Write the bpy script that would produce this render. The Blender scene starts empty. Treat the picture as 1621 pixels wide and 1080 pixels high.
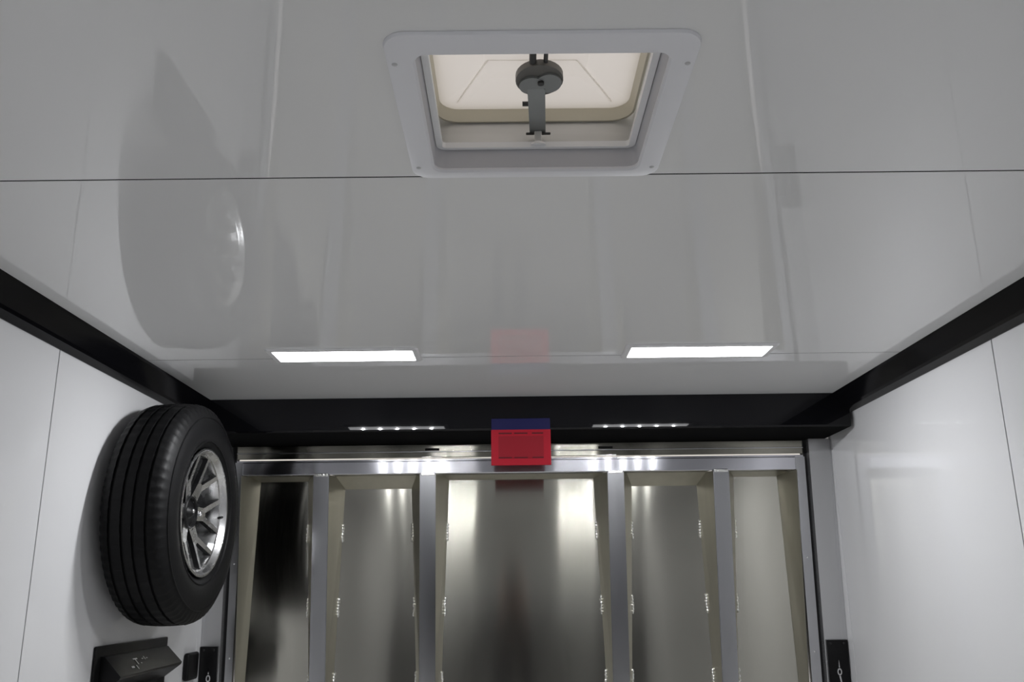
import bpy, bmesh, math, random
from mathutils import Vector, Matrix
from math import sin, cos, pi, radians
random.seed(7)
scene = bpy.context.scene
COL = scene.collection

# ------------------------------------------------------------------ camera
EYE = 1.46                                   # camera height above the floor
def camera_basis(pitch, yaw, roll):
    p, y, r = radians(pitch), radians(yaw), radians(roll)
    f = Vector((sin(y)*cos(p), cos(y)*cos(p), sin(p)))
    rt = Vector((cos(y), -sin(y), 0)); up = rt.cross(f)
    return rt*cos(r)+up*sin(r), -rt*sin(r)+up*cos(r), f
rt, up, fw = camera_basis(15.454, .1943, -.6852)
cd = bpy.data.cameras.new('camera'); cam = bpy.data.objects.new('camera', cd); COL.objects.link(cam)
cd.sensor_width = 36; cd.lens = 36*1414.6/1621; cd.clip_start = .01
M = Matrix.Identity(4)
for i in range(3):
    M[i][0] = rt[i]; M[i][1] = up[i]; M[i][2] = -fw[i]
M[2][3] = EYE
cam.matrix_world = M
scene.camera = cam

# ------------------------------------------------------------------ world, exposure
w = bpy.data.worlds.new('world'); scene.world = w; w.use_nodes = True
bg = w.node_tree.nodes['Background']
bg.inputs[0].default_value = (1.0, .955, .91, 1); bg.inputs[1].default_value = 1.12
scene.view_settings.view_transform = 'Standard'; scene.view_settings.look = 'None'
scene.view_settings.gamma = 1; scene.view_settings.exposure = 0; scene.view_settings.use_curve_mapping = False
LENS_POWER = 9.0        # emission of the lamp lenses
LED_POWER = 6600.0       # emission of the single diodes in the lens
FRONT_POWER = .72     # the lamps further forward in the trailer run dimmer

# ------------------------------------------------------------------ materials
def mat(name, color, rough=.5, metal=0, spec=.5, emit=None, power=0, coat=0):
    m = bpy.data.materials.new(name); m.use_nodes = True
    b = m.node_tree.nodes['Principled BSDF']
    b.inputs['Base Color'].default_value = (*color, 1); b.inputs['Roughness'].default_value = rough
    b.inputs['Metallic'].default_value = metal; b.inputs['Specular IOR Level'].default_value = spec
    if coat: b.inputs['Coat Weight'].default_value = coat; b.inputs['Coat Roughness'].default_value = .05
    if emit: b.inputs['Emission Color'].default_value = (*emit, 1); b.inputs['Emission Strength'].default_value = power
    return m
def nodes_of(m): return m.node_tree.nodes, m.node_tree.links, m.node_tree.nodes['Principled BSDF']
def add_bump(m, scale, stretch=(1, 1, 1), strength=.1, dist=.01, detail=2):
    n, l, b = nodes_of(m)
    tc = n.new('ShaderNodeTexCoord'); mp = n.new('ShaderNodeMapping'); mp.inputs['Scale'].default_value = stretch
    nz = n.new('ShaderNodeTexNoise'); nz.inputs['Scale'].default_value = scale; nz.inputs['Detail'].default_value = detail
    bp = n.new('ShaderNodeBump'); bp.inputs['Strength'].default_value = strength; bp.inputs['Distance'].default_value = dist
    l.new(tc.outputs['Object'], mp.inputs[0]); l.new(mp.outputs[0], nz.inputs['Vector'])
    l.new(nz.outputs['Fac'], bp.inputs['Height'])
    old = b.inputs['Normal'].links
    if old: l.new(old[0].from_socket, bp.inputs['Normal'])
    l.new(bp.outputs[0], b.inputs['Normal'])
def vary(m, c0, c1, scale, stretch=(1, 1, 1), r0=None, r1=None, detail=4):
    n, l, b = nodes_of(m)
    tc = n.new('ShaderNodeTexCoord'); mp = n.new('ShaderNodeMapping'); mp.inputs['Scale'].default_value = stretch
    nz = n.new('ShaderNodeTexNoise'); nz.inputs['Scale'].default_value = scale; nz.inputs['Detail'].default_value = detail
    cr = n.new('ShaderNodeValToRGB'); cr.color_ramp.elements[0].color = (*c0, 1); cr.color_ramp.elements[1].color = (*c1, 1)
    cr.color_ramp.elements[0].position = .3; cr.color_ramp.elements[1].position = .7
    l.new(tc.outputs['Object'], mp.inputs[0]); l.new(mp.outputs[0], nz.inputs['Vector'])
    l.new(nz.outputs['Fac'], cr.inputs[0]); l.new(cr.outputs[0], b.inputs['Base Color'])
    if r0 is not None:
        mr = n.new('ShaderNodeMapRange'); mr.inputs[3].default_value = r0; mr.inputs[4].default_value = r1
        l.new(nz.outputs['Fac'], mr.inputs[0]); l.new(mr.outputs[0], b.inputs['Roughness'])
def brush(m, amount, rot):
    n, l, b = nodes_of(m)
    t = n.new('ShaderNodeTangent'); t.direction_type = 'RADIAL'; t.axis = 'Z'
    b.inputs['Anisotropic'].default_value = amount; b.inputs['Anisotropic Rotation'].default_value = rot
    l.new(t.outputs[0], b.inputs['Tangent'])

WHITE = mat('white_composite', (.685, .685, .697), .035, spec=.5); add_bump(WHITE, 1.3, strength=.03, dist=.02, detail=1)
WHITE_C = mat('white_ceiling_composite', (.87, .87, .87), .018, spec=.62); add_bump(WHITE_C, 2.4, (1, .5, 1), strength=.012, dist=.02, detail=1)
JOINT = mat('dark_joint', (.006, .006, .007), .8, spec=.1)
BLACK = mat('black_gloss_extrusion', (.004, .004, .005), .03, spec=.27); add_bump(BLACK, 2, (1, 1, 1), strength=.03, dist=.01)
BLACK_C = mat('black_satin_cove', (.004, .004, .005), .16, spec=.14)
FLOORM = mat('pale_bounce_floor', (.82, .81, .79), .5); add_bump(FLOORM, 60, strength=.2, dist=.002)  # floor kept near white so it bounces lamp light onto the ceiling
ALU = mat('satin_aluminium', (.62, .625, .66), .3, 1); vary(ALU, (.47, .473, .49), (.58, .583, .605), 9, (1, 1, .15), .15, .24); brush(ALU, .5, .25)
RAIL = mat('mill_rail_aluminium', (.72, .72, .77), .3, 1); vary(RAIL, (.62, .62, .67), (.78, .78, .83), 12, (.15, 1, 1), .135, .19); brush(RAIL, 1.0, .25)
SHEET = mat('sheet_aluminium', (.66, .645, .585), .26, 1); vary(SHEET, (.52, .506, .448), (.60, .584, .52), 3, (1.2, 1, .3), .085, .135); brush(SHEET, 1.0, .25)
add_bump(SHEET, 2.2, (1, 1, .6), strength=.16, dist=.02, detail=1)
JAMB = mat('grey_jamb_aluminium', (.6, .6, .61), .26, .8); vary(JAMB, (.54, .54, .55), (.63, .63, .64), 6, (1, 1, .2), .2, .3)
FLARE = mat('post_side_aluminium', (.52, .5, .43), .35, 1); vary(FLARE, (.44, .425, .37), (.56, .54, .465), 10, (1, 1, .2), .3, .42)
WELD = mat('bright_weld', (.85, .85, .82), .22, 1); add_bump(WELD, 160, strength=.5, dist=.002)
RUBBER = mat('black_rubber', (.012, .012, .013), .55, spec=.3)
TYRE = mat('tyre_rubber', (.005, .005, .0055), .5, spec=.16); add_bump(TYRE, 90, strength=.15, dist=.001)
MACHINED = mat('machined_alloy', (.68, .68, .685), .28, 1); vary(MACHINED, (.62, .62, .625), (.72, .72, .725), 30, r0=.22, r1=.32)
BLACKPAINT = mat('black_wheel_paint', (.006, .006, .0065), .45, spec=.25)
CHROME = mat('chrome', (.85, .85, .86), .08, 1)
PLASTIC_W = mat('grey_white_plastic', (.86, .86, .89), .55)
THROATM = mat('grey_throat_plastic', (.60, .60, .63), .5)
PLASTIC_R = mat('white_ring_plastic', (.92, .92, .93), .35)
CREAM = mat('cream_lid_rim', (.70, .66, .54), .5)
CURB = mat('vent_curb_metal', (.68, .68, .67), .4, .3); vary(CURB, (.6, .6, .59), (.74, .74, .73), 8, (.3, 1, 3))
CRANKM = mat('grey_crank_metal', (.30, .315, .31), .45, .3)
CRANKD = mat('dark_crank_rod', (.06, .06, .06), .4, .3)
BLACKPL = mat('black_plastic', (.005, .005, .0055), .36, spec=.2); add_bump(BLACKPL, 220, strength=.1, dist=.0006)
REDC = mat('red_card', (.28, .004, .014), .5, spec=.2)
REDP = mat('dark_red_print', (.195, .004, .011), .5, spec=.2)
REDD = mat('darkest_red_print', (.07, .003, .006), .5, spec=.2)
BLUEC = mat('navy_card', (.005, .005, .05), .5, spec=.2)
GREYMARK = mat('pale_grey_mark', (.55, .55, .55), .5)
BEZEL = mat('lamp_bezel', (.82, .82, .83), .3)
STICKER = mat('white_sticker', (.85, .85, .85), .5)
def lid_material(name, refl, trans, fac=.5):
    m = bpy.data.materials.new(name); m.use_nodes = True
    n, l = m.node_tree.nodes, m.node_tree.links
    out = n['Material Output']; n.remove(n['Principled BSDF'])
    d = n.new('ShaderNodeBsdfPrincipled'); d.inputs['Base Color'].default_value = (*refl, 1); d.inputs['Roughness'].default_value = .4
    t = n.new('ShaderNodeBsdfTranslucent'); t.inputs[0].default_value = (*trans, 1)
    mx = n.new('ShaderNodeMixShader'); mx.inputs[0].default_value = fac
    l.new(d.outputs[0], mx.inputs[1]); l.new(t.outputs[0], mx.inputs[2]); l.new(mx.outputs[0], out.inputs[0])
    return m
LID = lid_material('translucent_lid', (.74, .725, .72), (.90, .868, .84))
def lamp_mat(name, power): return mat(name, (.9, .9, .9), .4, emit=(.965, .98, 1.0), power=power)

# ------------------------------------------------------------------ mesh helpers (z is height over the camera unless raw)
class MB:
    def __init__(s): s.bm = bmesh.new()
    def hexa(s, p, bevel=0, seg=2):
        """p: eight points, bottom ring 0-3 then top ring 4-7"""
        v = [s.bm.verts.new(q) for q in p]
        fs = [s.bm.faces.new([v[i] for i in f]) for f in ((3, 2, 1, 0), (4, 5, 6, 7), (0, 1, 5, 4), (1, 2, 6, 5), (2, 3, 7, 6), (3, 0, 4, 7))]
        if bevel:
            es = list({e for f in fs for e in f.edges})
            bmesh.ops.bevel(s.bm, geom=es, offset=bevel, segments=seg, affect='EDGES', profile=.5)
        return s
    def box(s, x0, x1, y0, y1, z0, z1, bevel=0, seg=2):
        return s.hexa([(x0, y0, z0), (x1, y0, z0), (x1, y1, z0), (x0, y1, z0), (x0, y0, z1), (x1, y0, z1), (x1, y1, z1), (x0, y1, z1)], bevel, seg)
    def prism(s, a, b):
        """two equal rings of points joined into a closed solid"""
        va = [s.bm.verts.new(q) for q in a]; vb = [s.bm.verts.new(q) for q in b]; n = len(a)
        s.bm.faces.new(va[::-1]); s.bm.faces.new(vb)
        for i in range(n): s.bm.faces.new([va[i], va[(i+1) % n], vb[(i+1) % n], vb[i]])
        return s
    def loft(s, rings, closed=True, caps=False):
        vs = [[s.bm.verts.new(q) for q in r] for r in rings]; n = len(rings[0])
        for a, b in zip(vs, vs[1:]):
            for i in range(n if closed else n-1):
                s.bm.faces.new([a[i], a[(i+1) % n], b[(i+1) % n], b[i]])
        if caps: s.bm.faces.new(vs[0][::-1]); s.bm.faces.new(vs[-1])
        return s
    def disc_x(s, x0, x1, y, z, r0, r1, n=24):
        ring = lambda x, r: [(x, y+r*cos(2*pi*i/n), z+r*sin(2*pi*i/n)) for i in range(n)]
        return s.loft([ring(x0, r0), ring(x1, r1)], caps=True)
    def tube(s, p, q, r, n=12, r2=None):
        p, q = Vector(p), Vector(q); d = (q-p).normalized(); a = d.orthogonal().normalized(); b = d.cross(a); r2 = r if r2 is None else r2
        ring = lambda c, rr: [tuple(c+(a*cos(2*pi*i/n)+b*sin(2*pi*i/n))*rr) for i in range(n)]
        return s.loft([ring(p, r), ring(q, r2)], caps=True)
    def dome(s, c, r, d=(0, 0, -1), h=1.0, n=14, m=5):
        c = Vector(c); d = Vector(d).normalized(); a = d.orthogonal().normalized(); b = d.cross(a)
        rings = []
        for k in range(m+1):
            t = k/m*pi/2*.97; rr = r*cos(t); rings.append([tuple(c+d*(r*h*sin(t))+(a*cos(2*pi*i/n)+b*sin(2*pi*i/n))*rr) for i in range(n)])
        return s.loft(rings, caps=True)
    def blob(s, c, rx, ry, rz, n=10, m=7, jit=0):
        rings = []
        for k in range(1, m):
            t = -pi/2+pi*k/m
            rings.append([(c[0]+rx*cos(t)*cos(2*pi*i/n)*(1+random.uniform(-jit, jit)), c[1]+ry*cos(t)*sin(2*pi*i/n), c[2]+rz*sin(t)) for i in range(n)])
        return s.loft(rings, caps=True)
    def build(s, name, m, parent=None, smooth=False, raw=False, loc=None):
        bmesh.ops.remove_doubles(s.bm, verts=s.bm.verts, dist=1e-6)
        bmesh.ops.recalc_face_normals(s.bm, faces=s.bm.faces)
        off = Vector((0, 0, 0))
        if not raw:
            off = Vector((0, 0, EYE))
            p = parent
            while p: off -= p.location; p = p.parent
            if parent is None and loc is not None: off -= Vector(loc)
        for v in s.bm.verts: v.co += off
        me = bpy.data.meshes.new(name); s.bm.to_mesh(me); s.bm.free()
        me.materials.append(m)
        if smooth:
            for p in me.polygons: p.use_smooth = True
            me.set_sharp_from_angle(angle=radians(38))
        o = bpy.data.objects.new(name, me); COL.objects.link(o)
        if parent: o.parent = parent
        elif loc is not None: o.location = loc
        return o
def empty(name, loc, rz=0):
    o = bpy.data.objects.new(name, None); COL.objects.link(o); o.location = loc; o.rotation_euler.z = rz
    o.empty_display_size = .1
    return o
def tag(o, label, cat, group=None):
    o['label'] = label; o['category'] = cat
    if group: o['group'] = group
    return o
def struct(o, label=None):
    o['kind'] = 'structure'
    if label: o['label'] = label
    return o
def rrect(x0, x1, y0, y1, z, r, n=6):
    pts = []
    for cx, cy, a0 in ((x1-r, y1-r, 0), (x0+r, y1-r, pi/2), (x0+r, y0+r, pi), (x1-r, y0+r, 3*pi/2)):
        for k in range(n+1):
            a = a0+pi/2*k/n; pts.append((cx+r*cos(a), cy+r*sin(a), z))
    return pts

# ------------------------------------------------------------------ room shell
XL, XR = -1.156, 1.245                 # inner wall faces
YF, YB = -2.4, 3.68                    # front wall face, rear end
ZC, ZF = .67, -EYE                     # ceiling and floor relative to the camera
SEAM_W = [2.224-1.22*k for k in range(-1, 6)]
SEAM_C = [2.598-1.22*k for k in range(-1, 6)]

struct(MB().box(XL-.05, XR+.05, YF-.05, YB+.05, ZF-.05, ZF).build('floor', FLOORM), 'pale rubber trailer floor, lightened to bounce light up to the ceiling')
struct(MB().box(XL-.05, XR+.05, YF-.05, YF, ZF, ZC+.05).build('wall_front', WHITE), 'white front wall of the trailer')
def side_wall(side):
    xi = XL if side == 'left' else XR; s = -1 if side == 'left' else 1
    back = MB().box(min(xi+s*.004, xi+s*.05), max(xi+s*.004, xi+s*.05), YF-.05, YB, ZF, ZC+.05).build('wall_'+side, JOINT)
    struct(back, 'glossy white panelled %s side wall with thin dark seams' % side)
    cuts = [YB]+[y for y in SEAM_W if YF < y < YB]+[YF]
    for a, b in zip(cuts, cuts[1:]):
        g = .0022
        MB().box(min(xi, xi+s*.005), max(xi, xi+s*.005), b+(g if b != YF else 0), a-(g if a != YB else 0), ZF, ZC, .0006, 1).build('panel', WHITE, back)
side_wall('left'); side_wall('right')

HX0, HX1, HY0, HY1 = -.124, .220, 1.010, 1.352     # the hole for the roof hatch
ce = MB()
for x0, x1, y0, y1 in ((XL-.05, HX0, YF-.05, YB), (HX1, XR+.05, YF-.05, YB), (HX0, HX1, YF-.05, HY0), (HX0, HX1, HY1, YB)):
    ce.box(x0, x1, y0, y1, ZC+.005, ZC+.04)
ceiling = struct(ce.build('ceiling', JOINT), 'glossy white panelled ceiling with thin dark cross seams')
cuts = [YB]+[y for y in SEAM_C if YF < y < YB]+[YF]
for a, b in zip(cuts, cuts[1:]):
    a1, b1 = a-.0024, b+.0024; m = MB()
    if b < HY0 and a > HY1:
        xs = [XL, HX0, HX1, XR]; ys = [b1, HY0, HY1, a1]
        grid = [[[m.bm.verts.new((x, y, z)) for x in xs] for y in ys] for z in (ZC, ZC+.006)]
        for i in range(3):
            for j in range(3):
                if i == 1 and j == 1: continue
                for k, g in enumerate(grid):
                    m.bm.faces.new([g[j][i], g[j][i+1], g[j+1][i+1], g[j+1][i]])
        for (i0, j0), (i1, j1) in [((0, 0), (3, 0)), ((3, 0), (3, 3)), ((3, 3), (0, 3)), ((0, 3), (0, 0))]:
            n = 3
            for k in range(n):
                p = (i0+(i1-i0)*k//n, j0+(j1-j0)*k//n); q = (i0+(i1-i0)*(k+1)//n, j0+(j1-j0)*(k+1)//n)
                m.bm.faces.new([grid[0][p[1]][p[0]], grid[0][q[1]][q[0]], grid[1][q[1]][q[0]], grid[1][p[1]][p[0]]])
        for p, q in (((1, 1), (2, 1)), ((2, 1), (2, 2)), ((2, 2), (1, 2)), ((1, 2), (1, 1))):
            m.bm.faces.new([grid[0][p[1]][p[0]], grid[0][q[1]][q[0]], grid[1][q[1]][q[0]], grid[1][p[1]][p[0]]])
    else:
        m.box(XL, XR, b1, a1, ZC, ZC+.006, .0006, 1)
    m.build('panel', WHITE_C, ceiling)
    if b > YF: MB().box(XL, XR, b-.0024, b+.0024, ZC+.0006, ZC+.0058).build('seam_strip', JOINT, ceiling)

CABM = mat('added_cabinet_black', (.03, .03, .034), .3, spec=.4)  # black cabinets added out of view to darken the door's lower reflection
WORKM = mat('added_worktop_grey', (.22, .22, .23), .35)
CY = -1.62
for k, x0 in enumerate((-1.15, -.352, .446)):
    x1 = x0+.792
    c = tag(empty('added_cabinet', ((x0+x1)/2, (YF+CY)/2, 0)), 'black cabinet added out of view to darken the door reflection, %s' % ('in the left corner', 'in the middle', 'in the right corner')[k], 'cabinet', 'added cabinets that darken the door reflection')
    MB().box(x0, x1, YF+.02, CY, ZF+.001, -.165, .003).build('body', CABM, c)
    for i in range(2):
        a = x0+.006+i*.392
        d = MB().box(a, a+.388, CY+.001, CY+.019, ZF+.09, -.175, .003).build('door', CABM, c)
        hx_ = a+.34 if i == 0 else a+.04
        MB().tube((hx_, CY+.045, -.42), (hx_, CY+.045, -.28), .005).tube((hx_, CY+.018, -.41), (hx_, CY+.046, -.41), .004).tube((hx_, CY+.018, -.29), (hx_, CY+.046, -.29), .004).build('handle', CHROME, d, True)
tag(MB().box(-1.152, 1.24, YF+.02, CY+.03, -.164, -.125, .004).build('worktop', WORKM, None, loc=(.044, (YF+CY)/2, EYE-.164)), 'grey worktop added over the unseen black cabinets', 'worktop')  # top of the added cabinets, out of view like them

# black corner coves along both side walls, header box over the rear door
def cove(n, xw, xc, s, side):
    prof = [(xc, ZC), (xc-s*.004, ZC-.006), (xw+s*.034, ZC-.050), (xw+s*.026, ZC-.056), (xw+s*.003, ZC-.066), (xw, ZC-.066), (xw, ZC)]
    o = MB().prism([(x, YF, z) for x, z in prof], [(x, 3.24, z) for x, z in prof]).build('trim_%d' % n, BLACK_C)
    struct(o, 'glossy black cove trim along the top of the %s wall' % side)
cove(1, XL, -1.0846, 1, 'left'); cove(2, XR, 1.1732, -1, 'right')
HB = .548
hp = [(3.18, ZC), (3.18, HB+.006), (3.186, HB), (3.52, HB), (3.52, ZC)]
struct(MB().prism([(-1.150, y, z) for y, z in hp], [(1.228, y, z) for y, z in hp]).build('trim_3', BLACK), 'glossy black header box above the rear ramp door')
head = bpy.data.objects['trim_3']; head.data.materials.append(mat('matt_black_soffit', (.004, .004, .0042), .85, spec=.05))
for f in head.data.polygons:
    if f.normal.z < -.8: f.material_index = 1

# ------------------------------------------------------------------ rear frame and ramp door
LEAN = .06
def yr(z): return min(3.45+(.54-z)*LEAN, 3.53)       # the leaning plane of the door frame
YS = 3.575                                           # plane of the door's inner skin
ZD = ZF+.01
def lean_box(m, x0, x1, d0, d1, z0, z1, bevel=0):
    """box whose front and back follow the lean of the frame"""
    zb = .54-.08/LEAN
    zs = [z0, zb, z1] if z0 < zb-.01 and z1 > zb+.01 else [z0, z1]
    m2 = m.bm; n0 = len(m2.edges)
    m.loft([[(x0, yr(z)+d0, z), (x1, yr(z)+d0, z), (x1, yr(z)+d1, z), (x0, yr(z)+d1, z)] for z in zs], caps=True)
    if bevel and n0 == 0:
        es = [e for e in m2.edges if len(zs) == 2 or len(e.link_faces) < 2 or e.calc_face_angle(0) > .5]
        bmesh.ops.bevel(m2, geom=es, offset=bevel, segments=2, affect='EDGES', profile=.5)
    return m
def jamb(n, x0, x1, s0, s1, side):
    j = lean_box(MB(), x0, x1, 0, .11, ZF, HB-.002, .003).build('trim_%d' % n, JAMB)
    struct(j, 'grey aluminium rear jamb between %s wall and ramp door' % side)
    lean_box(MB(), s0, s1, .035, .075, ZF, HB-.002).build('seal', RUBBER, j)
jamb(4, XL+.001, -1.083, -1.083, -1.069, 'left')
jamb(5, 1.158, XR-.001, 1.146, 1.158, 'right')
uf = MB()
lean_box(uf, -1.066, 1.143, .03, .11, .494, HB-.002, .002)
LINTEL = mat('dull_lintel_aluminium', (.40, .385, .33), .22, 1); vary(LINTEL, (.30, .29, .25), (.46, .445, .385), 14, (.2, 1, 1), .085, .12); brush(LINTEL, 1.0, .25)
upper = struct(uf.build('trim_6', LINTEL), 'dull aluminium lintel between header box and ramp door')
lean_box(MB(), -1.066, 1.143, .022, .04, .5145, .5185, .001).build('bead', ALU, upper)
for x in (-.305, .372):
    lean_box(MB(), x-.028, x+.028, .024, .034, .521, .530, .002).build('slot', RUBBER, upper)
    lean_box(MB(), x-.04, x+.04, .012, .03, .4935, .4965, .001).build('lip', WELD, upper)

door = struct(empty('door_1', (0, 3.6, 0)), 'bare aluminium rear ramp door with welded vertical posts')
DX0, DX1 = -1.066, 1.143
RT, RB = .480, .430                                  # top rail
lean_box(MB(), -1.038, 1.106, .012, .10, RB, RT, .003).build('top_rail', RAIL, door)
lean_box(MB(), DX0, DX1, .03, .06, RT+.001, RT+.009, .001).build('edge_strip', RAIL, door)
for x0, x1 in ((DX0, -1.038), (1.106, DX1)):
    st = lean_box(MB(), x0, x1, .014, .10, ZD, RT, .002).build('stile', ALU, door)
    xm = (x0+x1)/2
    for z in (.10, -.24, -.62):
        MB().dome((xm, yr(z)+.0145, z), .004, (0, -1, 0), .5, 10, 3).build('screw', CHROME, st, True)
POSTS = [(-.760, -.700), (-.350, -.289), (.374, .437), (.782, .843)]
WELD_Z = (.215, -.065, -.335, -.64)
def px(x, z): return x*(1-.013*(RB-max(z, -.793))/.76)      # the posts close in slightly towards the floor
def flare_pts(x, z, sgn):
    """front edge and foot of a post side at height z"""
    x = px(x, z); return (x, yr(z)+.006, z), (x+sgn*max(.010, .046+.036*(z-RB)), YS-.001, z)
def weld(x, z, sgn, parent):
    _, f = flare_pts(x, z, sgn); m = MB()
    for k in range(6):
        m.blob((f[0]+sgn*.001+random.uniform(-.0015, .0015), f[1]-.004, z-.028+.0112*k), .0055, .006, .009, 8, 6, .15)
    m.build('weld_bead', WELD, parent, True)
def side_plate(x, sgn, parent, welds=True):
    t = .0025; m = MB(); zt = RB-.001
    rings = []
    for z in (ZD+.02, -.793, -.33, zt):
        a, b = flare_pts(x, z, sgn)
        rings.append([a, b, (b[0]-sgn*t, b[1], z), (a[0]-sgn*t, a[1]+.002, z)])
    m.loft(rings, caps=True); o = m.build('side_plate', FLARE, parent)
    if welds:
        for z in WELD_Z: weld(x, z, sgn, o)
    return o
for k, (x0, x1) in enumerate(POSTS):
    m = MB(); rings = []
    for z, c in ((ZD+.02, .0), (-.793, .0), (RB+.0, .0)):
        y = yr(z)
        a, b = px(x0, z), px(x1, z); rings.append([(a, y, z), (b, y, z), (b, y+.022, z), (a, y+.022, z)])
    m.loft(rings, caps=True)
    bmesh.ops.bevel(m.bm, geom=list(m.bm.edges), offset=.002, segments=2, affect='EDGES')
    p = m.build('post', ALU, door)
    side_plate(x0+.001, -1, door); side_plate(x1-.001, 1, door)
    MB().box(x0+.004, x1-.004, yr(RB)-.002, yr(RB)+.01, RB-.008, RB+.004, .002).build('weld_bead', WELD, p)
side_plate(-1.038, 1, door, False); side_plate(1.106, -1, door, False)
edges = [-1.038]+[v for p in POSTS for v in p]+[1.106]
for i in range(5):
    a, b = edges[2*i], edges[2*i+1]
    MB().prism([(px(a, z)+.001, y, z) for y, z in ((YS, ZD), (YS+.004, ZD), (YS+.004, RB+.03), (YS, RB+.03))], [(px(b, z)-.001, y, z) for y, z in ((YS, ZD), (YS+.004, ZD), (YS+.004, RB+.03), (YS, RB+.03))]).build('skin_panel', SHEET, door)
    drop = .046 if i in (1, 3) else .014  # sloped piece under the rail for a dark top band, taller in two bays
    d = YS-yr(RB)
    MB().prism([(a+.003, yr(RB)+.05, RB-.0005), (a+.003, YS-.0005, RB-drop), (a+.003, YS-.0005, RB-.0005)],
               [(b-.003, yr(RB)+.05, RB-.0005), (b-.003, YS-.0005, RB-drop), (b-.003, YS-.0005, RB-.0005)]).build('top_slope', FLARE, door)
lean_box(MB(), -1.038, 1.106, .012, .03, ZD, ZD+.06, .003).build('bottom_rail', RAIL, door)

# ------------------------------------------------------------------ ceiling lamps
def ceiling_lamp(lx0, lx1, ly0, ly1, label, power, group='recessed light bars in the ceiling'):
    bx0, bx1, by0, by1 = lx0-.018, lx1+.018, ly0-.020, ly1+.020
    t = tag(empty('ceiling_light', ((lx0+lx1)/2, (ly0+ly1)/2, EYE+ZC)), label, 'light', group)
    m = MB(); z0, z1 = ZC-.0055, ZC-.0005
    o0 = rrect(bx0, bx1, by0, by1, z1, .012); o1 = rrect(bx0+.004, bx1-.004, by0+.004, by1-.004, z0, .010)
    i1 = rrect(lx0, lx1, ly0, ly1, z0, .003); i0 = rrect(lx0, lx1, ly0, ly1, z1, .003)
    m.loft([o0, o1, i1, i0, o0]); m.build('bezel', BEZEL, t, True)
    lens = MB().box(lx0+.0005, lx1-.0005, ly0+.0005, ly1-.0005, ZC-.006, ZC-.002, .001, 1).build('lens', lamp_mat('lamp_lens', LENS_POWER*power), t)
    lm = lamp_mat('lamp_diode', LED_POWER*power)
    xc, yc = (lx0+lx1)/2, (ly0+ly1)/2
    for k in range(-2, 3):
        MB().dome((xc+k*.0735, yc, ZC-.0061), .0050, h=.38, n=12, m=4).build('diode', lm, lens, True)
ceiling_lamp(-.688, -.281, 2.500, 2.612, 'lit white light bar in the ceiling, the one on the side of the spare wheel', 1)
ceiling_lamp(.354, .762, 2.492, 2.606, 'lit white light bar in the ceiling, the one farther from the spare wheel', 1)
ceiling_lamp(-.694, -.283, -.76, -.646, 'light bar in the ceiling behind the camera on the spare wheel side', FRONT_POWER)
ceiling_lamp(.357, .768, -.76, -.646, 'light bar in the ceiling behind the camera away from the spare wheel', FRONT_POWER)

# ------------------------------------------------------------------ roof hatch
hatch = tag(empty('roof_hatch', (.048, 1.17, EYE+ZC)), 'square roof vent with pale grey flange, translucent lid and grey crank', 'roof vent')
FX0, FX1, FY0, FY1 = -.157, .250, .970, 1.374
IX0, IX1, IY0, IY1 = -.119, .214, 1.014, 1.346
n6 = 6
zf = ZC-.007
m = MB()
m.loft([rrect(FX0, FX1, FY0, FY1, ZC-.0003, .030), rrect(FX0+.001, FX1-.001, FY0+.001, FY1-.001, zf+.002, .030), rrect(FX0+.005, FX1-.005, FY0+.005, FY1-.005, zf, .028),
        rrect(IX0-.003, IX1+.003, IY0-.003, IY1+.003, zf, .020), rrect(IX0, IX1, IY0, IY1, zf+.003, .018), rrect(IX0, IX1, IY0, IY1, ZC-.0003, .018),
        rrect(FX0, FX1, FY0, FY1, ZC-.0003, .030)])
flange = m.build('flange', PLASTIC_W, hatch, True)
m = MB()
m.loft([rrect(IX0-.003, IX1+.003, IY0-.003, IY1+.003, ZC-.0001, .019), rrect(IX0+.0002, IX1-.0002, IY0+.0002, IY1-.0002, ZC-.0001, .018),
        rrect(IX0+.002, IX1-.002, IY0+.002, IY1-.002, ZC+.036, .018), rrect(IX0-.001, IX1+.001, IY0-.001, IY1+.001, ZC+.036, .018),
        rrect(IX0-.003, IX1+.003, IY0-.003, IY1+.003, ZC-.0001, .019)])
m.build('throat', THROATM, hatch, True)
for x, y in ((-.148, 1.032), (.242, 1.036), (-.1445, 1.331), (.237, 1.336)):
    x = max(FX0+.011, min(FX1-.011, x))
    sc = MB().dome((x, y, zf+.0003), .0042, (0, 0, -1), .5, 12, 3).build('screw', GREYMARK, flange, True)
RX0, RX1, RY0, RY1 = IX0+.013, IX1-.013, IY0+.012, IY1-.010
m = MB()
m.loft([rrect(IX0+.003, IX1-.003, IY0+.003, IY1-.003, ZC+.031, .015), rrect(RX0, RX1, RY0, RY1, ZC+.031, .006),
        rrect(RX0, RX1, RY0, RY1, ZC+.041, .006), rrect(IX0+.003, IX1-.003, IY0+.003, IY1-.003, ZC+.041, .015), rrect(IX0+.003, IX1-.003, IY0+.003, IY1-.003, ZC+.031, .015)])
m.build('inner_ring', PLASTIC_R, hatch, True)
# metal curb on the roof
cx0, cx1, cy0, cy1 = HX0, HX1, HY0, HY1+.012
m = MB()
m.loft([rrect(cx0-.004, cx1+.004, cy0-.004, cy1+.004, ZC+.041, .006), rrect(cx0, cx1, cy0, cy1, ZC+.041, .006), rrect(cx0, cx1, cy0, cy1, ZC+.128, .006),
        rrect(cx0-.004, cx1+.004, cy0-.004, cy1+.004, ZC+.128, .006), rrect(cx0-.004, cx1+.004, cy0-.004, cy1+.004, ZC+.041, .006)])
m.build('curb', CURB, hatch)
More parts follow.
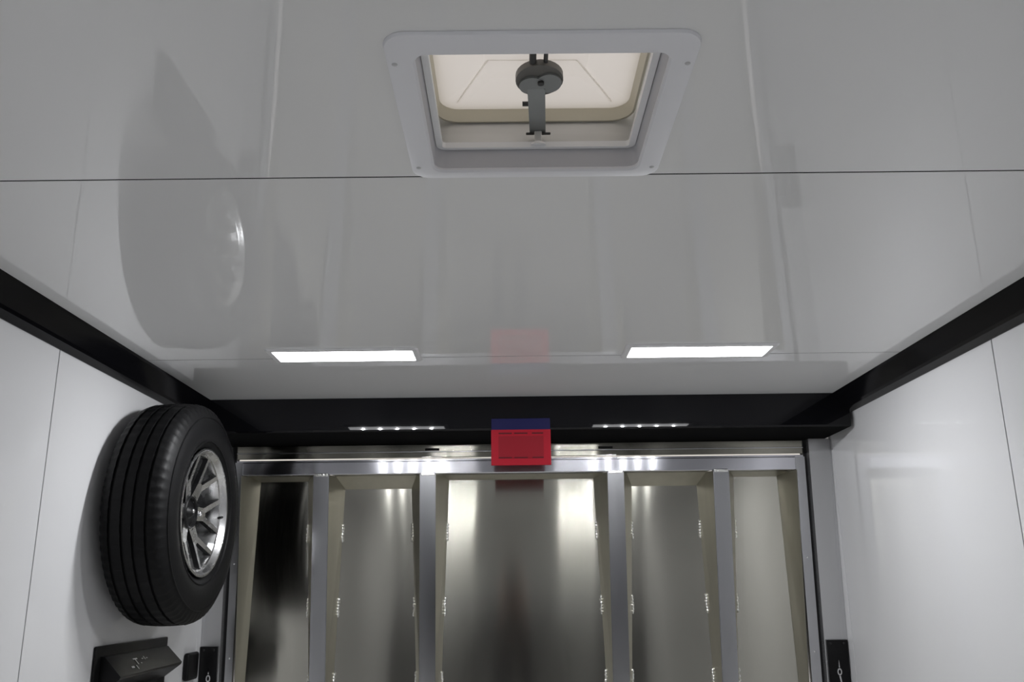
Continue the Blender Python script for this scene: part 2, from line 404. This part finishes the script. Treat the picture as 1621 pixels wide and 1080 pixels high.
# lid: cream rim and translucent stepped pan
lx0, lx1, ly0, ly1 = -.120, .2135, 1.012, 1.362
lz = ZC+.091
m = MB()
m.loft([rrect(lx0, lx1, ly0, ly1, lz, .040), rrect(lx0, lx1, ly0, ly1, lz+.034, .040), rrect(lx0+.009, lx1-.009, ly0+.009, ly1-.009, lz+.034, .032),
        rrect(lx0+.009, lx1-.009, ly0+.009, ly1-.009, lz+.022, .032), rrect(lx0+.004, lx1-.004, ly0+.004, ly1-.004, lz, .036), rrect(lx0, lx1, ly0, ly1, lz, .040)])
lid = MB()
zt = lz+.020
lid.loft([rrect(lx0+.004, lx1-.004, ly0+.004, ly1-.004, zt, .032), rrect(lx0+.085, lx1-.085, ly0+.085, ly1-.085, zt+.014, .012),
          rrect(lx0+.088, lx1-.088, ly0+.088, ly1-.088, zt+.012, .012), rrect(lx0+.15, lx1-.15, ly0+.15, ly1-.15, zt+.012, .01)], caps=False)
bm = lid.bm; bm.verts.ensure_lookup_table()
nv = len(rrect(0, 1, 0, 1, 0, .1)); bm.faces.new(bm.verts[-nv:])
lido = lid.build('lid', LID, hatch, True)
m.build('lid_rim', CREAM, lido, True)
# embossed ribs of the pan
RIBM = lid_material('translucent_rib', (.95, .94, .93), (1, .99, .97), .9)
q = [(-.082, 1.335, zt+.0046), (-.028, 1.225, zt+.0132), (.110, 1.227, zt+.0132), (.176, 1.337, zt+.0046)]
for a, b in ((q[0], q[1]), (q[1], q[2]), (q[2], q[3])):
    MB().tube(a, b, .0015, 8).build('rib', RIBM, lido, True)
# crank
crank = MB(); cz = ZC+.088
crank.loft([[(.0515+.037*cos(a), 1.228+.043*sin(a), z) for a in [2*pi*i/28 for i in range(28)]] for z in (cz, cz+.010)], caps=True)
gear = crank.build('crank_gear', mat('brown_grey_gear', (.15, .145, .135), .45, .2), hatch, True)
def lobe(cx, cy, rx, ry, z0, z1, name):
    MB().loft([[(cx+rx*cos(a), cy+ry*sin(a), z) for a in [2*pi*i/20 for i in range(20)]] for z in (z0, z1)], caps=True).build(name, CRANKM, gear, True)
lobe(.040, 1.238, .020, .024, cz-.004, cz, 'gear_lobe'); lobe(.066, 1.232, .020, .026, cz-.0035, cz+.001, 'gear_lobe')
MB().tube((.0535, 1.226, cz-.008), (.0535, 1.226, cz), .005, 14).build('pivot_pin', CRANKD, gear, True)
arm = MB()
arm.prism([(.0385, 1.350, ZC+.062), (.0650, 1.350, ZC+.062), (.0610, 1.246, cz-.004), (.0330, 1.246, cz-.004)],
          [(.0385, 1.353, ZC+.066), (.0650, 1.353, ZC+.066), (.0610, 1.246, cz+.0), (.0330, 1.246, cz+.0)])
armo = arm.build('lift_arm', CRANKM, hatch)
MB().box(.032, .046, 1.3435, 1.3495, ZC+.0600, ZC+.0625, .0008, 1).build('arm_foot', CRANKD, armo)
MB().box(.058, .073, 1.3435, 1.3495, ZC+.0600, ZC+.0625, .0008, 1).build('arm_foot', CRANKD, armo)
MB().box(.046, .058, 1.338, 1.342, ZC+.036, ZC+.062, .001, 1).build('arm_stem', CURB, armo)
MB().dome((.052, 1.338, ZC+.036), .013, (0, -.25, 1), .5, 16, 4).build('stem_boss', PLASTIC_R, hatch, True)
MB().tube((.026, 1.300, cz+.002), (.036, 1.300, cz+.002), .004, 10).build('stop_pin', CRANKD, armo, True)
for x, r in ((.0405, .0055), (.0600, .0035)):
    MB().tube((x, 1.195, cz+.007), (x-.002, 1.02, cz+.009), r, 10).build('lift_rod', CRANKD, hatch, True)

# ------------------------------------------------------------------ spare wheel (axis along local X)
WY, WZ = 2.792, .236
wheel = tag(empty('spare_wheel', (-.93, WY, EYE+WZ), radians(-1.7)), 'black spare tyre on a silver six spoke alloy wheel hung on the left wall', 'wheel')
R = .335; NSEG = 216
half = .1025
prof = []          # (x, r, kind) across the tread from inner bead to outer bead
side = [(-.176, .192), (-.190, .200), (-.2015, .225), (-.205, .250), (-.2015, .276), (-.193, .299)]
prof += [(x, r, 0) for x, r in side]
prof += [(-.187, .313, 1), (-.181, .3225, 1), (-.170, .3285, 1)]
for gx in (-.153, -.118, -.087, -.052):
    crown = lambda x: .3345-.0045*((x+.1025)/.07)**2
    prof += [(gx-.0045, crown(gx), 2), (gx-.0035, crown(gx)-.007, 3), (gx+.0035, crown(gx)-.007, 3), (gx+.0045, crown(gx), 2)]
prof += [(-.035, .3285, 1), (-.024, .3225, 1), (-.018, .313, 1)]
prof += [(-.205-x, r, 0) for x, r in side[::-1]]
tm = MB(); rings = []
for i in range(NSEG):
    a = 2*pi*i/NSEG; ring = []
    sip = (i % 3 == 0)
    for x, r, k in prof:
        if k == 1 and sip: r -= .0045
        if k == 2 and i % 4 == 1: r -= .0022
        ring.append((x, r*cos(a), r*sin(a)))
    rings.append(ring)
rings.append(rings[0])
tm.loft(rings, closed=False)
tyre = tm.build('tire', TYRE, wheel, True, raw=True)
# raised rings on the sidewall
for rr, xx in ((.290, -.0074), (.216, -.0055)):
    m = MB(); n = 96
    m.loft([[(xx+dx, (rr+dr)*cos(2*pi*i/n), (rr+dr)*sin(2*pi*i/n)) for i in range(n)] for dx, dr in ((-.003, -.003), (.0012, -.0015), (.0012, .0015), (-.003, .003))])
    m.build('sidewall_ring', TYRE, tyre, True, raw=True)
def lathe_x(pr, n=96):
    m = MB(); m.loft([[(x, r*cos(2*pi*i/n), r*sin(2*pi*i/n)) for i in range(n)] for x, r in pr]); return m
rim = lathe_x([(-.200, .186), (-.203, .193), (-.190, .196), (-.188, .178), (-.10, .150), (-.03, .172), (-.022, .188), (-.014, .1945), (-.010, .1945), (-.0085, .191), (-.0095, .187),
               (-.018, .1835), (-.021, .180), (-.030, .1765), (-.046, .171)]).build('rim', MACHINED, wheel, True, raw=True)
lathe_x([(-.0455, .1712), (-.060, .169), (-.085, .165), (-.098, .150), (-.100, .05)]).build('inner_barrel', BLACKPAINT, rim, True, raw=True)
lathe_x([(-.0955, .146), (-.094, .10), (-.092, .0)], 64).build('wheel_back', BLACKPAINT, rim, True, raw=True)
def dish(r): return -.060+.030*max(0, (r-.05)/.115)**1.5
def spoke_bar(m, a0, r0, w0, a1, r1, w1, t=.016):
    p0 = Vector((r0*cos(a0), r0*sin(a0))); p1 = Vector((r1*cos(a1), r1*sin(a1)))
    d = (p1-p0).normalized(); nn = Vector((-d.y, d.x))
    r = [(p0-nn*w0/2, r0), (p0+nn*w0/2, r0), (p1+nn*w1/2, r1), (p1-nn*w1/2, r1)]
    top = [(dish(rr), q.x, q.y) for q, rr in r]; bot = [(dish(rr)-t, q.x, q.y) for q, rr in r]
    m.prism(bot, top)
for k in range(6):
    a = 2*pi*k/6+pi   # a spoke points to the right of the photograph (+Y)
    m = MB()
    spoke_bar(m, a, .040, .044, a, .106, .040)
    for s in (-1, 1):
        spoke_bar(m, a+s*.105, .094, .019, a+s*.285, .1722, .0145)
    sp = m.build('spoke', MACHINED, rim, raw=True)
    sp.data.materials.append(BLACKPAINT)                 # machined face, black painted flanks
    for f in sp.data.polygons: f.material_index = 0 if f.normal.x > .6 else 1
    y, z = .067*cos(a), .067*sin(a); x = dish(.067)
    MB().disc_x(x-.006, x+.0012, y, z, .0125, .0125, 20).build('lug_hole', BLACKPAINT, rim, True, raw=True)
    if k in (3,):
        nut = MB(); nut.disc_x(x, x+.010, y, z, .0095, .0085, 6); nut.dome((x+.010, y, z), .007, (1, 0, 0), .7, 12, 4)
        nut.build('lug_nut', CHROME, rim, raw=True)
m = lathe_x([(-.075, .050), (-.056, .050), (-.052, .047), (-.054, .043), (-.062, .041), (-.062, .020)], 40); m.build('hub_ring', BLACKPAINT, rim, True, raw=True)
m = lathe_x([(-.064, .041), (-.062, .02), (-.050, .012), (-.047, .004)], 32); cap = m.build('hub_cap', BLACKPAINT, rim, True, raw=True)
MB().dome((-.049, 0, .004), .007, (1, 0, 0), .8, 14, 4).build('hub_stud', CHROME, rim, True, raw=True)
MB().tube((-.030, .171*cos(-.03), .171*sin(-.03)), (-.010, .150*cos(-.03), .150*sin(-.03)), .004, 10).build('valve_stem', RUBBER, rim, True, raw=True)
aa = radians(-38)
m = MB(); c, s_ = cos(aa), sin(aa)
pts = [(-.046, .1655, -.020), (-.046, .1655, .020), (-.028, .1725, .020), (-.028, .1725, -.020)]
ring = lambda dr: [(x, (r-dr)*c-t*s_, (r-dr)*s_+t*c) for x, r, t in pts]
m.prism(ring(0.0012), ring(.0030)); m.build('sticker', STICKER, rim, raw=True)
MB().box(-.226+.002, -.10, -.045, .045, -.045, .045, .006).build('mount_bracket', BLACKPL, wheel, raw=True)

# ------------------------------------------------------------------ black fittings on the left wall
vent = tag(empty('wall_vent', (XL, 2.866, EYE-.25)), 'black plastic wall vent with wedge shaped hood under the spare wheel', 'vent')
VY0, VY1, VT, VB = 2.602, 3.134, -.143, -.40
MB().box(XL+.0006, XL+.010, VY0, VY1, VB, VT, .004).build('back_plate', BLACKPL, vent, True)
hx = XL+.009
MB().prism([(hx, VY0+.030, -.172), (hx+.012, VY0+.030, -.172), (hx+.062, VY0+.030, -.226), (hx+.058, VY0+.030, -.233), (hx, VY0+.030, -.275)],
           [(hx, VY1-.004, -.172), (hx+.004, VY1-.004, -.172), (hx+.054, VY1-.004, -.222), (hx+.052, VY1-.004, -.229), (hx, VY1-.004, -.268)]).build('hood', BLACKPL, vent)
MB().box(hx, hx+.02, VY0+.03, VY1-.02, -.39, -.30, .004).build('lower_louver', BLACKPL, vent)
# pale moulded marks on the hood's upper slope
def on_hood(u, v, du, dv, name='moulded_mark'):
    ey = Vector((0, 1, 0)); ez = Vector((.05, 0, -.054)).normalized(); n = Vector((.73, 0, .68))
    o = Vector((hx+.012, VY0+.030, -.172))+ey*u+ez*v
    a, b = ey*du, ez*dv
    top = [o+n*.0009, o+a+n*.0009, o+a+b+n*.0009, o+b+n*.0009]; bot = [p-n*.0008 for p in top]
    MB().prism([tuple(p) for p in bot], [tuple(p) for p in top]).build(name, GREYMARK, vent)
for u, v, du, dv in ((.155, .022, .030, .004), (.166, .026, .005, .018), (.110, .047, .018, .006), (.146, .046, .004, .014), (.215, .026, .010, .003), (.235, .020, .004, .012), (.248, .026, .010, .003), (.190, .040, .006, .003)):
    on_hood(u, v, du, dv)

bump = tag(MB().box(XL+.0005, XL+.022, 3.318, 3.428, -.302, -.208, .010, 4).build('rubber_bumper', BLACKPL, None, True, loc=(XL, 3.373, EYE-.302)),
           'small rounded black rubber bumper on the wall beside the vent', 'bumper')

def latch_plate(x0, x1, zt, label, ex):
    t = tag(empty('latch_plate', ((x0+x1)/2, yr(zt-.1), EYE+zt-.30)), label, 'plate', 'black plates on the rear jambs')
    zb = zt-.30
    yy = lambda z, d: yr(z)+d
    m = MB(); lean_box(m, x0, x1, -.010, -.0006, zb, zt, .0015); m.build('plate', BLACKPL, t, True)
    for x in (x0+.014, x1-.014):
        MB().dome((x, yr(zt-.012)-.0098, zt-.012), .0045, (0, -1, 0), .5, 12, 3).build('screw', RUBBER, t, True)
    z0 = zt-.075; d = -.0115
    P = lambda x, z: (ex+x, yr(z0+z)+d, z0+z)
    def flat(pts, name):
        a = [P(x, z) for x, z in pts]; b = [(q[0], q[1]+.002, q[2]) for q in a]
        MB().prism(a, b).build(name, CHROME, t)
    flat([(-.0022, -.022), (0, .006), (.0022, -.022)], 'spear_tip')
    n = 12
    o = [P(.0085*sin(2*pi*i/n), -.037+.013*cos(2*pi*i/n)) for i in range(n)]; ii = [P(.0045*sin(2*pi*i/n), -.037+.008*cos(2*pi*i/n)) for i in range(n)]
    bk = lambda r: [(q[0], q[1]+.002, q[2]) for q in r]
    MB().loft([o, ii, bk(ii), bk(o), o]).build('ring_link', CHROME, t)
    flat([(-.003, -.051), (.003, -.051), (.007, -.078), (.002, -.078)], 'spear_shaft')
    flat([(-.004, -.084), (.008, -.084), (.008, -.12), (-.004, -.12)], 'spear_shaft')
latch_plate(-1.154, -1.089, -.196, 'black rectangular latch plate with silver mark on the jamb below spare wheel', -1.118)
latch_plate(1.164, 1.241, -.199, 'black rectangular latch plate with silver mark low on the jamb across from spare wheel', 1.202)

# ------------------------------------------------------------------ red and navy tag hanging from the header
tg = tag(empty('hanging_tag', (.038, 3.172, EYE+.419)), 'red card tag with navy top strip hanging on black header', 'tag')
MB().box(-.067, .144, 3.174, 3.1795, .545, .588, .001, 1).build('navy_strip', BLUEC, tg)
card = MB().box(-.068, .145, 3.170, 3.1745, .419, .547, .001, 1).build('red_card', REDC, tg)
MB().box(-.042, .119, 3.1694, 3.1702, .443, .524).build('print_block', REDP, card)
for x0, x1 in ((-.041, .006), (.014, .062), (.078, .118)):
    MB().box(x0, x1, 3.1688, 3.1696, .531, .536).build('print_line', REDD, card)
    MB().box(x0, x1, 3.1688, 3.1696, .444, .4485).build('print_line', REDD, card)

# ------------------------------------------------------------------ the photographer, whose dark shape the door's skin mirrors
SKIN = mat('skin', (.50, .27, .20), .5); JACKET = mat('dark_jacket', (.016, .017, .022), .8, spec=.2); TROUSER = mat('dark_trousers', (.018, .019, .028), .85, spec=.2)
HAIRM = mat('brown_hair', (.03, .018, .012), .6); SHOE = mat('black_shoe', (.012, .012, .012), .4); EYEM = mat('eye_white', (.7, .7, .7), .2)
PX, PY = .01, -.405
V, Ed, Rd = [], [], []
def J(x, y, z, r, parent=None, ry=None):
    V.append((PX+x, PY+y, z)); Rd.append((r, ry or r)); i = len(V)-1
    if parent is not None: Ed.append((parent, i))
    return i
pel = J(0, 0, .84, .145, None, .11); wa = J(0, .005, 1.0, .125, pel, .10); ch = J(0, .0, 1.18, .150, wa, .11); sh = J(0, -.01, 1.275, .105, ch, .08)
nk = J(0, .0, 1.335, .052, sh); hd0 = J(0, .025, 1.40, .070, nk, .075); hd1 = J(0, .030, 1.47, .078, hd0, .088); hd2 = J(0, .02, 1.535, .062, hd1, .075)
for s in (-1, 1):
    so = J(s*.165, -.01, 1.265, .062, sh); el = J(s*.235, .10, 1.10, .046, so); wr = J(s*.115, .275, 1.355, .029, el)
    pm = J(s*.095, .305, 1.40, .030, wr, .022); kn = J(s*.085, .318, 1.43, .026, pm, .018)
    for f, (dx, ln) in enumerate(((.022, .9), (.006, 1.0), (-.010, .95), (-.024, .75))):
        a = J(s*(.080), .330+.004*f, 1.442-.018*f, .0095, kn); b = J(s*(.080-.030*ln), .345, 1.446-.018*f, .0088, a); J(s*(.080-.052*ln), .334, 1.444-.018*f, .0078, b)
    t = J(s*.088, .300, 1.378, .0105, pm); t2 = J(s*.064, .305, 1.386, .0098, t); J(s*.045, .312, 1.392, .0085, t2)
    hp_ = J(s*.095, 0, .80, .092, pel); kn_ = J(s*.105, .02, .46, .060, hp_); an = J(s*.11, -.015, .10, .040, kn_); he = J(s*.112, -.02, .05, .042, an); J(s*.118, .13, .036, .034, he, .04)
me = bpy.data.meshes.new('body_cage'); me.from_pydata(V, Ed, []); ob = bpy.data.objects.new('body_cage', me); COL.objects.link(ob)
sk = ob.modifiers.new('skin', 'SKIN'); sk.use_smooth_shade = True
for i, r in enumerate(Rd): me.skin_vertices[0].data[i].radius = r
me.skin_vertices[0].data[0].use_root = True
ob.modifiers.new('sub', 'SUBSURF').levels = 2
dg = bpy.context.evaluated_depsgraph_get(); body = bpy.data.meshes.new_from_object(ob.evaluated_get(dg)); body.name = 'body'
bpy.data.objects.remove(ob); bpy.data.meshes.remove(me)
body.materials.clear()
for m_ in (JACKET, TROUSER, SKIN, SHOE): body.materials.append(m_)
for p in body.polygons:
    c = p.center; dx, dy = c.x-PX, c.y-PY
    hand = dy > .265 and c.z > 1.33
    p.material_index = 3 if c.z < .085 else 1 if c.z < .83 else 2 if (hand or (c.z > 1.345 and abs(dx) < .11 and dy < .2)) else 0
lift = -min(v.co.z for v in body.vertices)
per = tag(empty('person', (PX, PY, 0)), 'person in dark clothes standing with a small camera raised to the face', 'person')
for v in body.vertices: v.co -= Vector((PX, PY, -lift))
bo = bpy.data.objects.new('body', body); COL.objects.link(bo); bo.parent = per
def face(mb, name, m_): return mb.build(name, m_, per, True, raw=True)
hair = MB(); rings = []
for k in range(7):
    t = -.25+(pi/2*.98+.25)*k/6
    rings.append([(.087*cos(t)*cos(a), .012+.098*cos(t)*sin(a)*(1 if sin(a) < 0 else .86), 1.475+lift+.103*sin(t)+(.035*max(0, sin(a))*(1-k/6))) for a in [2*pi*i/20 for i in range(20)]])
hair.loft(rings, caps=True); face(hair, 'hair', HAIRM)
for s in (-1, 1):
    ey = face(MB().blob((s*.031, .101, 1.468+lift), .011, .010, .007), 'eye', EYEM)
    MB().blob((s*.031, .1085, 1.468+lift), .005, .004, .005).build('iris', HAIRM, ey, True, raw=True)
    face(MB().blob((s*.083, .020, 1.455+lift), .010, .020, .032), 'ear', SKIN)
face(MB().blob((0, .118, 1.438+lift), .014, .016, .026), 'nose', SKIN)
face(MB().blob((0, .104, 1.398+lift), .026, .010, .007), 'mouth', mat('lips', (.35, .12, .11), .5))
ph = tag(empty('hand_camera', (0, -.065, EYE-.05)), 'small black camera held up in both hands of the person', 'camera')
MB().box(-.042, .042, -.062, -.030, -.045, .028, .006).build('camera_body', BLACKPL, ph, True)
MB().tube((0, -.031, -.008), (0, -.008, -.006), .026, 28, .027).build('lens_barrel', BLACKPL, ph, True)
MB().tube((0, -.0085, -.006), (0, -.007, -.006), .019, 24).build('front_glass', CHROME, ph, True)
MB().box(-.018, .018, -.060, -.034, .026, .042, .005).build('viewfinder_hump', BLACKPL, ph, True)
